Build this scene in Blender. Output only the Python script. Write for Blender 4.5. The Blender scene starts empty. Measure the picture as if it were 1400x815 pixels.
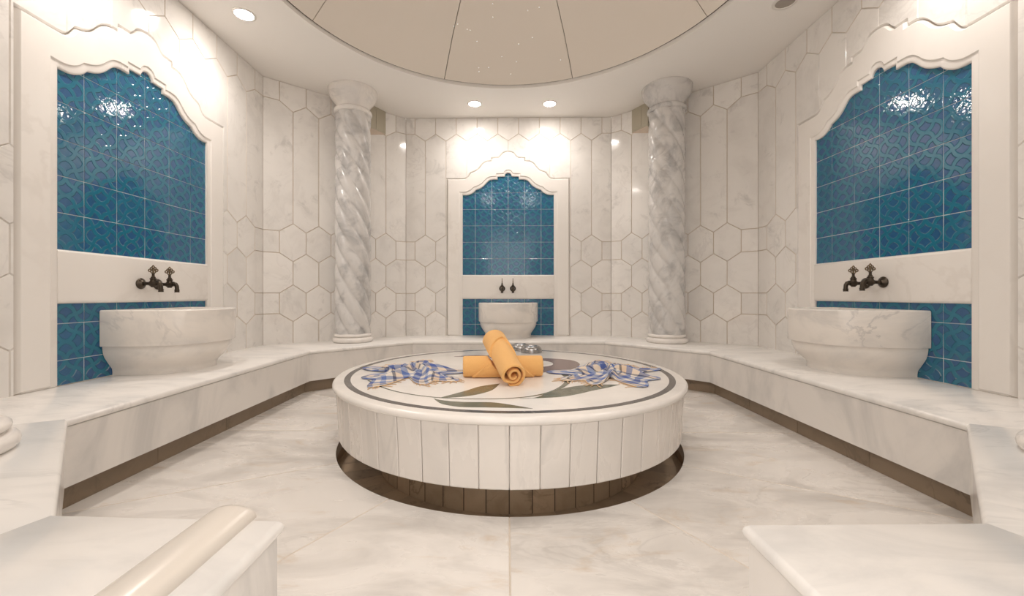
import bpy, bmesh, math, random
import numpy as np
from math import sin, cos, pi, radians, sqrt, atan2, hypot, exp, floor
from mathutils import Vector, Matrix
from mathutils import noise as mnoise

random.seed(7)
SC = bpy.context.scene
COL = SC.collection

EYE = 0.885          # lens height above the floor
BT = 0.385           # bench top
PT = 0.401           # platform top
CH = 3.084           # ceiling
CY = 2.71            # centre of the round platform

# ------------------------------------------------------------------ objects
def tag(o, label=None, cat=None, group=None, kind=None):
    if label: o['label'] = label
    if cat: o['category'] = cat
    if group: o['group'] = group
    if kind: o['kind'] = kind
    return o

def link(name, bm, mat, parent=None, smooth=None):
    me = bpy.data.meshes.new(name)
    bmesh.ops.recalc_face_normals(bm, faces=bm.faces)
    bm.to_mesh(me); bm.free()
    for m in (mat if isinstance(mat, (list, tuple)) else [mat]):
        me.materials.append(m)
    if smooth is not None:
        me.polygons.foreach_set('use_smooth', [True] * len(me.polygons))
        me.set_sharp_from_angle(angle=radians(smooth))
    o = bpy.data.objects.new(name, me)
    COL.objects.link(o)
    if parent: o.parent = parent
    return o

def empty(name, loc=(0, 0, 0), rz=0.0):
    o = bpy.data.objects.new(name, None)
    o.empty_display_size = 0.1
    COL.objects.link(o)
    o.location = loc
    o.rotation_euler = (0, 0, rz)
    return o

def kids(o): return [c for c in bpy.data.objects if c.parent == o]

def copy_tree(o, parent=None):
    c = o.copy(); COL.objects.link(c)
    c.parent = parent
    for ch in kids(o): copy_tree(ch, c)
    return c

# ------------------------------------------------------------------ 2D helpers
def area2(p):
    return sum(p[i][0] * p[(i + 1) % len(p)][1] - p[(i + 1) % len(p)][0] * p[i][1] for i in range(len(p))) / 2

def ccw(p):
    return list(p) if area2(p) > 0 else list(p)[::-1]

def offset_poly(p, ds):
    """p counter-clockwise, edge i = p[i]->p[i+1] moved inwards by ds[i]."""
    n = len(p); out = []
    L = []
    for i in range(n):
        a = p[i]; b = p[(i + 1) % n]
        dx, dy = b[0] - a[0], b[1] - a[1]
        l = hypot(dx, dy) or 1e-9
        nx, ny = -dy / l, dx / l
        L.append((nx, ny, nx * a[0] + ny * a[1] + ds[i]))
    for i in range(n):
        n1 = L[i - 1]; n2 = L[i]
        det = n1[0] * n2[1] - n1[1] * n2[0]
        if abs(det) < 0.05:
            nx, ny = n1[0] + n2[0], n1[1] + n2[1]
            l = hypot(nx, ny)
            if l < 0.3: nx, ny, l = n2[0], n2[1], 1
            d = (ds[i - 1] + ds[i]) / 2
            out.append((p[i][0] + nx / l * d, p[i][1] + ny / l * d))
        else:
            x = (n1[2] * n2[1] - n1[1] * n2[2]) / det
            y = (n1[0] * n2[2] - n1[2] * n2[0]) / det
            m = max(abs(d) for d in (ds[i - 1], ds[i])) * 1.6 + 1e-9
            dx, dy = x - p[i][0], y - p[i][1]
            l = hypot(dx, dy)
            if l > m: x, y = p[i][0] + dx / l * m, p[i][1] + dy / l * m
            out.append((x, y))
    return out

def clip_half(p, a, b, c):
    """keep a*x+b*y<=c"""
    out = []
    n = len(p)
    for i in range(n):
        P, Q = p[i], p[(i + 1) % n]
        dP, dQ = a * P[0] + b * P[1] - c, a * Q[0] + b * Q[1] - c
        if dP <= 1e-9: out.append(P)
        if (dP < -1e-9 and dQ > 1e-9) or (dP > 1e-9 and dQ < -1e-9):
            t = dP / (dP - dQ)
            out.append((P[0] + t * (Q[0] - P[0]), P[1] + t * (Q[1] - P[1])))
    r = []
    for q in out:
        if not r or hypot(q[0] - r[-1][0], q[1] - r[-1][1]) > 1e-6: r.append(q)
    if len(r) > 1 and hypot(r[0][0] - r[-1][0], r[0][1] - r[-1][1]) < 1e-6: r.pop()
    return r

def prism(bm, poly, prof, f, flags=None, bottom=False, top=True, mi=0, side=None):
    """rings of poly moved inwards by prof[k][0] at height prof[k][1]; f(x, y, h) -> world"""
    poly0 = poly
    if area2(poly) < 0:
        n = len(poly)
        poly = poly[::-1]
        if flags: flags = [flags[(n - 2 - i) % n] for i in range(n)]
    n = len(poly)
    flags = flags or [1] * n
    rings = []
    for pr_ in prof:
        off, h = pr_[0], pr_[1]
        if len(pr_) > 2: q = offset_poly(poly, [pr_[2] if w > 1.5 else off * w for w in flags])
        else: q = offset_poly(poly, [off * w for w in flags]) if off else poly
        rings.append([bm.verts.new(f(x, y, h)) for x, y in q])
    fs = []
    for a, b in zip(rings, rings[1:]):
        for i in range(n):
            j = (i + 1) % n
            fs.append(bm.faces.new((a[i], a[j], b[j], b[i])))
    if top and n > 18:
        from mathutils.geometry import delaunay_2d_cdt
        h = prof[-1][1]
        v, e_, tri, ov, _, of = delaunay_2d_cdt([Vector(u) for u in q], [(k, (k + 1) % n) for k in range(n)], [], 0, 1e-6)
        vm = {}
        for k in range(len(v)):
            vm[k] = rings[-1][ov[k][0]] if ov[k] else bm.verts.new(f(v[k][0], v[k][1], h))
        for t3 in tri:
            ids = [vm[k] for k in t3]
            cx_ = sum(v[k][0] for k in t3) / 3; cy_ = sum(v[k][1] for k in t3) / 3
            ins = False
            for k in range(n):
                (x1, y1), (x2, y2) = q[k], q[(k + 1) % n]
                if (y1 > cy_) != (y2 > cy_) and cx_ < x1 + (cy_ - y1) / (y2 - y1) * (x2 - x1): ins = not ins
            if ins and len(set(ids)) == 3: fs.append(bm.faces.new(ids))
    elif top: fs.append(bm.faces.new(rings[-1]))
    if bottom: fs.append(bm.faces.new(rings[0][::-1]))
    for q in fs: q.material_index = mi
    if side is not None:
        for q in fs[:n * side[1]]: q.material_index = side[0]
    return rings

def lathe(bm, prof, seg=48, c=(0, 0, 0), cap0=False, cap1=False, M=None):
    rings = []
    for r, z in prof:
        ring = []
        for i in range(seg):
            t = 2 * pi * i / seg
            v = Vector((r * cos(t), r * sin(t), z))
            if M is not None: v = M @ v
            ring.append(bm.verts.new(v + Vector(c)))
        rings.append(ring)
    for a, b in zip(rings, rings[1:]):
        for i in range(seg):
            j = (i + 1) % seg
            bm.faces.new((a[i], a[j], b[j], b[i]))
    if cap0: bm.faces.new(rings[0][::-1])
    if cap1: bm.faces.new(rings[-1])
    return rings

def tube(bm, pts, radii, seg=14, caps=True):
    pts = [Vector(p) for p in pts]
    rings = []
    up = None
    for i, p in enumerate(pts):
        t = (pts[min(i + 1, len(pts) - 1)] - pts[max(i - 1, 0)]).normalized()
        if up is None:
            up = Vector((0, 0, 1)) if abs(t.z) < 0.9 else Vector((1, 0, 0))
        s = t.cross(up).normalized(); up = s.cross(t).normalized()
        r = radii[i] if isinstance(radii, (list, tuple)) else radii
        rings.append([bm.verts.new(p + s * r * cos(2 * pi * k / seg) + up * r * sin(2 * pi * k / seg)) for k in range(seg)])
    for a, b in zip(rings, rings[1:]):
        for i in range(seg):
            j = (i + 1) % seg
            bm.faces.new((a[i], a[j], b[j], b[i]))
    if caps:
        bm.faces.new(rings[0][::-1]); bm.faces.new(rings[-1])

def torus(bm, c, ax1, ax2, R, r, n=20, m=8):
    c = Vector(c); a1 = Vector(ax1); a2 = Vector(ax2); nn = a1.cross(a2)
    vs = []
    for i in range(n):
        t = 2 * pi * i / n
        d = a1 * cos(t) + a2 * sin(t)
        vs.append([bm.verts.new(c + d * (R + r * cos(2 * pi * k / m)) + nn * r * sin(2 * pi * k / m)) for k in range(m)])
    for i in range(n):
        for k in range(m):
            bm.faces.new((vs[i][k], vs[(i + 1) % n][k], vs[(i + 1) % n][(k + 1) % m], vs[i][(k + 1) % m]))

def box(bm, lo, hi):
    v = [bm.verts.new((x, y, z)) for z in (lo[2], hi[2]) for y in (lo[1], hi[1]) for x in (lo[0], hi[0])]
    for q in ((0, 2, 3, 1), (4, 5, 7, 6), (0, 1, 5, 4), (2, 6, 7, 3), (0, 4, 6, 2), (1, 3, 7, 5)):
        bm.faces.new([v[i] for i in q])

def smooth_path(pts, n=10):
    """Catmull-Rom through pts"""
    out = []
    for i in range(len(pts) - 1):
        p0 = pts[max(i - 1, 0)]; p1 = pts[i]; p2 = pts[i + 1]; p3 = pts[min(i + 2, len(pts) - 1)]
        for k in range(n):
            t = k / n
            out.append(tuple(0.5 * (2 * b + (c - a) * t + (2 * a - 5 * b + 4 * c - d) * t * t + (3 * b - a - 3 * c + d) * t ** 3)
                             for a, b, c, d in zip(p0, p1, p2, p3)))
    out.append(tuple(pts[-1]))
    return out

# ------------------------------------------------------------------ materials
class G:
    def __init__(s, name):
        s.m = bpy.data.materials.new(name); s.m.use_nodes = True
        s.t = s.m.node_tree; s.n = s.t.nodes; s.l = s.t.links
        s.p = s.n['Principled BSDF']
    def node(s, kind, **kw):
        nd = s.n.new(kind)
        for k, v in kw.items(): setattr(nd, k, v)
        return nd
    def put(s, sock, v):
        if hasattr(v, 'is_linked'): s.l.new(v, sock)
        elif isinstance(v, (tuple, list)) and len(v) == 3 and sock.type == 'RGBA': sock.default_value = (*v, 1)
        else: sock.default_value = v
    def math(s, op, a, b=0.0, c=0.0, clamp=False):
        nd = s.node('ShaderNodeMath', operation=op, use_clamp=clamp)
        for i, v in enumerate((a, b, c)): s.put(nd.inputs[i], v)
        return nd.outputs[0]
    def step(s, x, lo, hi):
        nd = s.node('ShaderNodeMapRange', interpolation_type='SMOOTHSTEP')
        s.put(nd.inputs[0], x); s.put(nd.inputs[1], lo); s.put(nd.inputs[2], hi)
        return nd.outputs[0]
    def mix(s, f, a, b, blend='MIX'):
        nd = s.node('ShaderNodeMix', data_type='RGBA', blend_type=blend)
        s.put(nd.inputs[0], f); s.put(nd.inputs[6], a); s.put(nd.inputs[7], b)
        return nd.outputs[2]
    def vmath(s, op, a, b):
        nd = s.node('ShaderNodeVectorMath', operation=op)
        s.put(nd.inputs[0], a); s.put(nd.inputs[1], b)
        return nd.outputs[0]
    def noise(s, vec, scale, detail=4, rough=0.55, dist=0.0):
        nd = s.node('ShaderNodeTexNoise')
        s.put(nd.inputs['Vector'], vec)
        nd.inputs['Scale'].default_value = scale; nd.inputs['Detail'].default_value = detail
        nd.inputs['Roughness'].default_value = rough; nd.inputs['Distortion'].default_value = dist
        return nd.outputs[0]
    def bump(s, h, strength=0.3, dist=0.01):
        nd = s.node('ShaderNodeBump')
        nd.inputs['Strength'].default_value = strength; nd.inputs['Distance'].default_value = dist
        s.put(nd.inputs['Height'], h)
        s.l.new(nd.outputs[0], s.p.inputs['Normal'])
    def set(s, **kw):
        for k, v in kw.items(): s.put(s.p.inputs[k.replace('_', ' ')], v)
        return s.m

def simple(name, col, rough=0.5, metal=0.0, noise=0.0, nscale=20.0, **kw):
    g = G(name)
    c = col
    if noise:
        tc = g.node('ShaderNodeTexCoord')
        f = g.noise(tc.outputs['Object'], nscale, 5)
        c = g.mix(f, tuple(v * (1 - noise) for v in col), tuple(min(1, v * (1 + noise)) for v in col))
    g.set(Base_Color=c, Roughness=rough, Metallic=metal)
    for k, v in kw.items(): g.put(g.p.inputs[k.replace('_', ' ')], v)
    return g.m

def marble(name, base, cloud, vein, scale=1.6, cl=0.5, vs=0.5, rough=0.2, tone=0.08, stretch=(1, 1, 1), rot=(0, 0, 0.5), stain=None, vw=0.035, spec=0.5):
    g = G(name)
    tc = g.node('ShaderNodeTexCoord'); geo = g.node('ShaderNodeNewGeometry')
    rnd = geo.outputs['Random Per Island']
    mp = g.node('ShaderNodeMapping')
    mp.inputs['Scale'].default_value = stretch; mp.inputs['Rotation'].default_value = rot
    g.l.new(tc.outputs['Object'], mp.inputs['Vector'])
    comb = g.node('ShaderNodeCombineXYZ')
    for i, k in enumerate((37.0, 53.0, 71.0)): g.l.new(g.math('MULTIPLY', rnd, k), comb.inputs[i])
    v = g.vmath('ADD', mp.outputs[0], comb.outputs[0])
    n1 = g.noise(v, scale, 7, 0.6, 0.8)
    n2 = g.noise(v, scale * 0.8, 5, 0.55, 1.4)
    n3 = g.noise(v, scale * 0.45, 2, 0.5, 0.3)
    c = g.mix(g.math('MULTIPLY', g.step(n1, 0.42, 0.72), cl), base, cloud)
    d = g.math('ABSOLUTE', g.math('SUBTRACT', n2, 0.5))
    vm = g.math('SUBTRACT', 1.0, g.step(d, 0.0, vw))
    vm = g.math('MULTIPLY', vm, g.step(n3, 0.45, 0.68))
    c = g.mix(g.math('MULTIPLY', vm, vs), c, vein)
    if stain:
        n4 = g.noise(v, scale * 1.7, 5, 0.65, 0.6)
        c = g.mix(g.math('MULTIPLY', g.step(n4, 0.55, 0.75), stain[1]), c, stain[0])
    r2 = g.math('FRACT', g.math('MULTIPLY', rnd, 91.7))
    t = g.math('ADD', 1.0 - tone, g.math('MULTIPLY', r2, tone))
    cc = g.node('ShaderNodeCombineColor')
    for i in range(3): g.l.new(t, cc.inputs[i])
    c = g.mix(1.0, c, cc.outputs[0], 'MULTIPLY')
    g.set(Base_Color=c, Roughness=g.math('ADD', rough, g.math('MULTIPLY', n1, 0.05)))
    g.p.inputs['Specular IOR Level'].default_value = spec
    return g.m

WARM = (0.865, 0.838, 0.805)
M_WALL = marble('wall marble', WARM, (0.68, 0.65, 0.62), (0.52, 0.49, 0.47), 3.2, 0.42, 0.2, 0.07, 0.08, stain=((0.52, 0.50, 0.48), 0.55))
M_FRAME = marble('carved marble', (0.87, 0.835, 0.795), (0.79, 0.75, 0.71), (0.62, 0.57, 0.52), 1.2, 0.3, 0.2, 0.22, 0.03)
M_KERB = marble('cream kerb stone', (0.71, 0.655, 0.59), (0.66, 0.60, 0.54), (0.6, 0.54, 0.48), 1.5, 0.4, 0.2, 0.2, 0.0)
M_BENCH = marble('bench marble', (0.84, 0.815, 0.785), (0.62, 0.61, 0.60), (0.52, 0.51, 0.50), 2.4, 0.6, 0.35, 0.12, 0.025, (1, 2.4, 1))
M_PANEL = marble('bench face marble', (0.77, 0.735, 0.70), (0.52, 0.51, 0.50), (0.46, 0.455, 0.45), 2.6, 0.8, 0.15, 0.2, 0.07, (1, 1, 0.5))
M_FLOOR = marble('floor marble', (0.80, 0.765, 0.725), (0.53, 0.50, 0.47), (0.46, 0.43, 0.40), 2.2, 0.8, 0.35, 0.25, 0.05, (0.8, 1.9, 1), (0, 0, 0.4), ((0.56, 0.43, 0.30), 0.6))
M_PLAT = marble('platform marble', (0.84, 0.80, 0.755), (0.66, 0.635, 0.61), (0.58, 0.56, 0.54), 2.4, 0.6, 0.4, 0.18, 0.02)
M_STAVE = marble('stave marble', (0.79, 0.745, 0.70), (0.62, 0.59, 0.56), (0.50, 0.48, 0.46), 2.6, 0.6, 0.35, 0.25, 0.07, (1, 1, 0.35))
M_COLUMN = marble('grey column marble', (0.67, 0.65, 0.63), (0.36, 0.355, 0.355), (0.34, 0.335, 0.34), 4.6, 0.85, 0.35, 0.2, 0.0, vw=0.06)
M_COLBASE = marble('column base marble', (0.83, 0.79, 0.75), (0.62, 0.60, 0.59), (0.5, 0.49, 0.48), 4.0, 0.6, 0.5, 0.2, 0.0)
M_BASIN = marble('basin marble', (0.83, 0.785, 0.735), (0.62, 0.60, 0.58), (0.42, 0.41, 0.41), 2.6, 0.75, 0.5, 0.22, 0.0, (1, 1, 1.6), vw=0.03)
M_BROWN = marble('brown toe marble', (0.27, 0.20, 0.135), (0.20, 0.145, 0.095), (0.12, 0.085, 0.055), 5.0, 0.6, 0.6, 0.4, 0.25)
M_BROWN2 = marble('brown plinth tile', (0.58, 0.43, 0.29), (0.43, 0.31, 0.20), (0.14, 0.09, 0.05), 6.0, 0.6, 0.6, 0.45, 0.3)
M_GROOVE = simple('joint filler', (0.70, 0.635, 0.565), 0.8, noise=0.1)
M_DARK = simple('dark joint', (0.09, 0.07, 0.055), 0.8, noise=0.1)
M_CEIL = simple('ceiling paint', (0.89, 0.86, 0.82), 0.6, noise=0.012, nscale=3)
M_DOME = simple('dome panel paint', (0.80, 0.735, 0.655), 0.38, noise=0.015, nscale=3)
M_BRONZE = simple('old bronze', (0.075, 0.060, 0.046), 0.3, 0.9, noise=0.25, nscale=60)
M_BRASS = simple('worn brass handle', (0.19, 0.14, 0.085), 0.32, 0.95, noise=0.25, nscale=90)
M_STEEL = simple('hammered steel', (0.40, 0.39, 0.385), 0.27, 1.0, noise=0.08, nscale=60)
M_CHROME = simple('lamp ring', (0.80, 0.77, 0.73), 0.3, 0.6, noise=0.02)
M_BLACKST = marble('black inlay', (0.085, 0.075, 0.068), (0.13, 0.115, 0.105), (0.55, 0.52, 0.48), 9.0, 0.6, 0.6, 0.2, 0.0, vw=0.012)
M_GREENST = marble('green inlay', (0.135, 0.135, 0.09), (0.19, 0.18, 0.125), (0.09, 0.15, 0.125), 9.0, 0.7, 0.7, 0.2, 0.0, vw=0.07)
M_PLUMST = marble('plum inlay', (0.17, 0.105, 0.10), (0.24, 0.155, 0.145), (0.12, 0.07, 0.07), 9.0, 0.7, 0.6, 0.2, 0.0)
M_SPEAK = simple('speaker box beige', (0.44, 0.40, 0.31), 0.35, noise=0.06, nscale=8)
M_SPEAKB = simple('raw box underside', (0.66, 0.55, 0.45), 0.6, noise=0.15, nscale=12)

def emit(name, col, s):
    g = G(name)
    g.set(Base_Color=(0.9, 0.9, 0.9), Roughness=0.3)
    g.put(g.p.inputs['Emission Color'], (*col, 1)); g.p.inputs['Emission Strength'].default_value = s
    return g.m
M_LAMP = emit('lit lamp lens', (1.0, 0.92, 0.85), 112.0)
M_STAR = emit('fibre point', (1.0, 0.95, 0.88), 2.2)
M_OFF = simple('unlit lamp lens', (0.35, 0.31, 0.27), 0.25, noise=0.05)

def blue_tile():
    g = G('glazed blue relief tile')
    T = 0.204
    uv = g.node('ShaderNodeUVMap'); sep = g.node('ShaderNodeSeparateXYZ')
    g.l.new(uv.outputs[0], sep.inputs[0])
    x, y = sep.outputs[0], sep.outputs[1]
    P = T / sqrt(2) / 2
    s = g.math('MULTIPLY', g.math('ADD', x, y), 1 / sqrt(2))
    d = g.math('MULTIPLY', g.math('SUBTRACT', y, x), 1 / sqrt(2))
    A = 0.0115
    k = pi / P
    p1 = g.math('ADD', d, g.math('MULTIPLY', g.math('SINE', g.math('MULTIPLY', s, k)), A))
    p2 = g.math('ADD', s, g.math('MULTIPLY', g.math('SINE', g.math('MULTIPLY', d, k)), A))
    e1 = g.math('ABSOLUTE', g.math('SINE', g.math('MULTIPLY', p1, pi / P)))
    e2 = g.math('ABSOLUTE', g.math('SINE', g.math('MULTIPLY', p2, pi / P)))
    m = g.math('MINIMUM', e1, e2)
    blob = g.step(m, 0.50, 0.58)
    line = g.math('MULTIPLY', g.step(m, 0.43, 0.52), g.math('SUBTRACT', 1.0, g.step(m, 0.54, 0.66)))
    geo = g.node('ShaderNodeNewGeometry')
    rnd = geo.outputs['Random Per Island']
    n = g.noise(uv.outputs[0], 30, 4)
    teal = g.mix(n, (0.016, 0.145, 0.235), (0.026, 0.20, 0.30))
    pur = g.mix(n, (0.022, 0.085, 0.22), (0.040, 0.13, 0.29))
    c = g.mix(blob, teal, pur)
    c = g.mix(g.math('MULTIPLY', line, 0.5), c, (0.008, 0.06, 0.11))
    c = g.mix(g.math('MULTIPLY', rnd, 0.55), c, (0.02, 0.14, 0.24))
    h = g.math('ADD', g.math('SUBTRACT', 1.0, g.step(m, 0.40, 0.62)), g.math('MULTIPLY', g.noise(uv.outputs[0], 34, 2), 0.30))
    g.set(Base_Color=c, Roughness=0.05)
    g.p.inputs['Specular IOR Level'].default_value = 0.6
    g.bump(h, 0.9, 0.0028)
    return g.m
M_TILE = blue_tile()
M_GROUT = simple('pale tile grout', (0.60, 0.66, 0.70), 0.6, noise=0.1)

def towel_mat():
    g = G('orange terry cloth')
    tc = g.node('ShaderNodeTexCoord')
    n = g.noise(tc.outputs['Object'], 420, 3)
    n2 = g.noise(tc.outputs['Object'], 14, 3)
    c = g.mix(n, (0.70, 0.36, 0.11), (0.93, 0.57, 0.23))
    c = g.mix(g.math('MULTIPLY', n2, 0.3), c, (0.86, 0.48, 0.17))
    g.set(Base_Color=c, Roughness=0.95)
    g.p.inputs['Sheen Weight'].default_value = 0.35
    g.p.inputs['Sheen Tint'].default_value = (1, 0.75, 0.45, 1)
    g.bump(g.math('ADD', n, g.noise(tc.outputs['Object'], 120, 3)), 0.55, 0.003)
    return g.m
M_TOWEL = towel_mat()

def plaid_mat():
    g = G('blue checked cotton')
    uv = g.node('ShaderNodeUVMap'); sep = g.node('ShaderNodeSeparateXYZ')
    g.l.new(uv.outputs[0], sep.inputs[0])
    def band(c, off):
        r = g.node('ShaderNodeValToRGB'); r.color_ramp.interpolation = 'CONSTANT'
        el = r.color_ramp.elements
        stops = [(0, (0.12, 0.24, 0.52)), (0.18, (0.82, 0.78, 0.73)), (0.30, (0.30, 0.42, 0.66)), (0.40, (0.86, 0.82, 0.76)), (0.52, (0.05, 0.07, 0.14)), (0.58, (0.84, 0.73, 0.61)), (0.70, (0.14, 0.28, 0.60)), (0.84, (0.85, 0.81, 0.76))]
        el[0].position = 0; el[0].color = (*stops[0][1], 1)
        el[1].position = stops[1][0]; el[1].color = (*stops[1][1], 1)
        for p, q in stops[2:]:
            e = el.new(p); e.color = (*q, 1)
        g.l.new(g.math('FRACT', g.math('ADD', g.math('MULTIPLY', c, 1.0), off)), r.inputs[0])
        return r.outputs[0]
    c = g.mix(0.5, band(sep.outputs[0], 0.1), band(sep.outputs[1], 0.37))
    tc = g.node('ShaderNodeTexCoord')
    n = g.noise(tc.outputs['Object'], 300, 2)
    gm = g.node('ShaderNodeGamma'); g.l.new(c, gm.inputs[0]); gm.inputs[1].default_value = 2.0
    c = g.mix(g.math('MULTIPLY', n, 0.25), gm.outputs[0], (0.5, 0.46, 0.42))
    g.set(Base_Color=c, Roughness=0.9)
    g.bump(n, 0.3, 0.002)
    return g.m
M_PLAID = plaid_mat()
M_FRINGE = simple('tan fringe thread', (0.66, 0.45, 0.27), 0.9, noise=0.25, nscale=80)

# ------------------------------------------------------------------ scalloped niche outline (x along the wall, z from lens height)
KX = 0.001108
def nz(zx, zy): return ((zx - 690) * KX, (403.8 - (200 + zy / 8.153)) * 0.00903)
out_l = [(-3, 358), (60, 358), (140, 359), (180, 358), (205, 354), (228, 340), (246, 316), (262, 291)]
out_l2 = [(262, 291), (300, 279), (335, 262), (360, 240), (385, 208), (410, 183), (435, 168), (465, 161), (503, 160)]
out_l3 = [(505, 126), (575, 122)]
out_l4 = [(575, 122), (590, 114), (608, 95), (628, 72), (655, 60), (690, 55)]
in_l = [(176, 540), (225, 541), (262, 533), (300, 512), (328, 483)]
in_l2 = [(328, 483), (365, 471), (400, 452), (430, 426), (455, 398), (480, 377), (515, 367), (571, 367)]
in_l3 = [(572, 335), (648, 333)]
in_l4 = [(648, 333), (655, 315), (668, 300), (690, 293)]
def half(parts, n=4):
    r = []
    for p in parts:
        q = [nz(*u) for u in p]
        q = smooth_path(q, n) if len(q) > 2 else q
        for u in q:
            if not r or hypot(u[0] - r[-1][0], u[1] - r[-1][1]) > 0.004: r.append(u)
    return r
def full(h): return h[:-1] + [(0.0, h[-1][1])] + [(-x, z) for x, z in h[:-1]][::-1]
OUTC = full(half([out_l, out_l2, out_l3, out_l4]))
INC = full(half([in_l, in_l2, in_l3, in_l4]))
INC = [(max(-0.564, min(0.564, x)), z) for x, z in INC]
OUTC = [(max(-0.768, min(0.768, x)) * 0.985, z) for x, z in OUTC]

# ------------------------------------------------------------------ room plan
CL, CB = (2.464, 4.15), (1.271, 5.17)          # rear corners (right side); mirrored on the left
FL, FB = (2.464, 1.27), (1.271, 0.26)          # front corners
ZA = 0.043
ZL = [(1.9555, -1), (0.7045, 1), (0.394, -1), (0.066, 1), (-0.2315, -1)]   # zig-zag joints above lens height; sign = at the long seams

def cut_polys(polys, hole):
    """each polygon minus the hole polygon, as outline loops"""
    from mathutils.geometry import delaunay_2d_cdt
    res = []
    hx0, hx1 = min(p[0] for p in hole), max(p[0] for p in hole)
    hz0, hz1 = min(p[1] for p in hole), max(p[1] for p in hole)
    for P in polys:
        if max(p[0] for p in P) < hx0 or min(p[0] for p in P) > hx1 or max(p[1] for p in P) < hz0 or min(p[1] for p in P) > hz1:
            res.append(P); continue
        P = ccw(P); hole = ccw(hole); n = len(P); m = len(hole)
        vc = [Vector(p) for p in P] + [Vector(p) for p in hole]
        v, e, fcs, _, _, fo = delaunay_2d_cdt(vc, [], [list(range(n)), list(range(n, n + m))], 1, 1e-5)
        nxt = {}
        cnt = {}
        for fc, og in zip(fcs, fo):
            if 0 in og and 1 not in og:
                for i in range(len(fc)):
                    cnt[(fc[i], fc[(i + 1) % len(fc)])] = 1
        bd = [k for k in cnt if (k[1], k[0]) not in cnt]
        for a, b in bd: nxt.setdefault(a, []).append(b)
        while nxt:
            st = next(iter(nxt)); loop = [st]; cur = st
            while True:
                lst = nxt.get(cur)
                if not lst: break
                b = lst.pop()
                if not lst: nxt.pop(cur)
                if b == st: break
                loop.append(b); cur = b
            if len(loop) >= 3: res.append([tuple(v[i]) for i in loop])
    return res

def near_line(p, line):
    best = 9
    for a, b in zip(line, line[1:]):
        dx, dy = b[0] - a[0], b[1] - a[1]; l2 = dx * dx + dy * dy
        if l2 < 1e-12: continue
        t = max(0, min(1, ((p[0] - a[0]) * dx + (p[1] - a[1]) * dy) / l2))
        best = min(best, hypot(p[0] - a[0] - t * dx, p[1] - a[1] - t * dy))
    return best

def wall(name, a, b, w, phase, z0, z1, edge, hole=None, cut=None):
    """hexagon-panelled wall from a to b (seen from inside, left to right); long seams at phase + k*w"""
    A = Vector((a[0], a[1], 0)); B = Vector((b[0], b[1], 0))
    L = (B - A).length; d = (B - A) / L
    nrm = Vector((d.y, -d.x, 0))
    def f(s, z, h): return A + d * s + Vector((0, 0, z)) + nrm * h
    longs = [phase + k * w for k in range(-40, 60) if edge < phase + k * w < L - edge]
    ups = [phase + (k + 0.5) * w for k in range(-40, 60) if 0.03 < phase + (k + 0.5) * w < L - 0.03]
    pts = sorted([(s, 1) for s in longs] + [(s, -1) for s in ups])
    def zig(i):
        zc, sg = ZL[i]; zc += EYE
        out = [(s, zc + ZA * sg * k) for s, k in pts]
        out = [(0.0, out[0][1] if pts[0][1] == -1 else zc - ZA * sg)] + out
        out = out + [(L, out[-1][1] if pts[-1][1] == -1 else zc - ZA * sg)]
        return out
    lines = [[(0, z1), (L, z1)]] + [zig(i) for i in range(5)] + [[(0, z0), (L, z0)]]
    def at(line, s):
        for (p, q) in zip(line, line[1:]):
            if p[0] - 1e-9 <= s <= q[0] + 1e-9:
                t = (s - p[0]) / max(1e-9, q[0] - p[0])
                return p[1] + t * (q[1] - p[1])
        return line[-1][1]
    bm = bmesh.new()
    prof = [(0, -0.020), (0, -0.0035), (0.0045, 0.0045)]
    contour = [(x + cut, z + EYE) for x, z in OUTC] if cut else None
    if cut:
        contour = [(contour[0][0], z0 - 0.1)] + contour + [(contour[-1][0], z0 - 0.1)]
    if hole:
        h0, h1, hz = hole
        bk = [[(-0.03, z0), (h0, z0), (h0, z1), (-0.03, z1)], [(h1, z0), (L + 0.03, z0), (L + 0.03, z1), (h1, z1)], [(h0, hz), (h1, hz), (h1, z1), (h0, z1)]]
    else: bk = [[(-0.03, z0), (L + 0.03, z0), (L + 0.03, z1), (-0.03, z1)]]
    for Q in bk:
        bm.faces.new([bm.verts.new(f(q[0], q[1], -0.030)) for q in Q]).material_index = 1
    for r in range(6):
        up, lo = lines[r], lines[r + 1]
        seams = [0] + (ups if r % 2 == 0 else longs) + [L]
        for s0, s1 in zip(seams, seams[1:]):
            P = [(s0, at(lo, s0))] + [q for q in lo if s0 + 1e-6 < q[0] < s1 - 1e-6] + [(s1, at(lo, s1))]
            P += [(s1, at(up, s1))] + [q for q in up[::-1] if s0 + 1e-6 < q[0] < s1 - 1e-6] + [(s0, at(up, s0))]
            polys = [P]
            if hole:
                h0, h1, hz = hole
                polys = [clip_half(P, 1, 0, h0), clip_half(P, -1, 0, -h1),
                         clip_half(clip_half(clip_half(P, -1, 0, -h0), 1, 0, h1), 0, -1, -hz)]
            if cut: polys = cut_polys(polys, contour)
            for Q in polys:
                if len(Q) >= 3 and abs(area2(Q)) > 2e-4:
                    Q = ccw(Q); fl = None
                    if cut:
                        fl = [2 if near_line(((Q[i][0] + Q[(i + 1) % len(Q)][0]) / 2, (Q[i][1] + Q[(i + 1) % len(Q)][1]) / 2), contour) < 1e-3 else 1 for i in range(len(Q))]
                    if fl and 2 in fl: prism(bm, Q, [(0, -0.020, 0), (0, -0.016, 0.001), (0, -0.0035, 0.0075), (0.0045, 0.0045, 0.0125)], f, flags=fl)
                    else: prism(bm, Q, prof, f, side=(1, 2))
    o = link(name, bm, [M_WALL, M_GROOVE])
    o['kind'] = 'structure'
    return o

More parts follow.
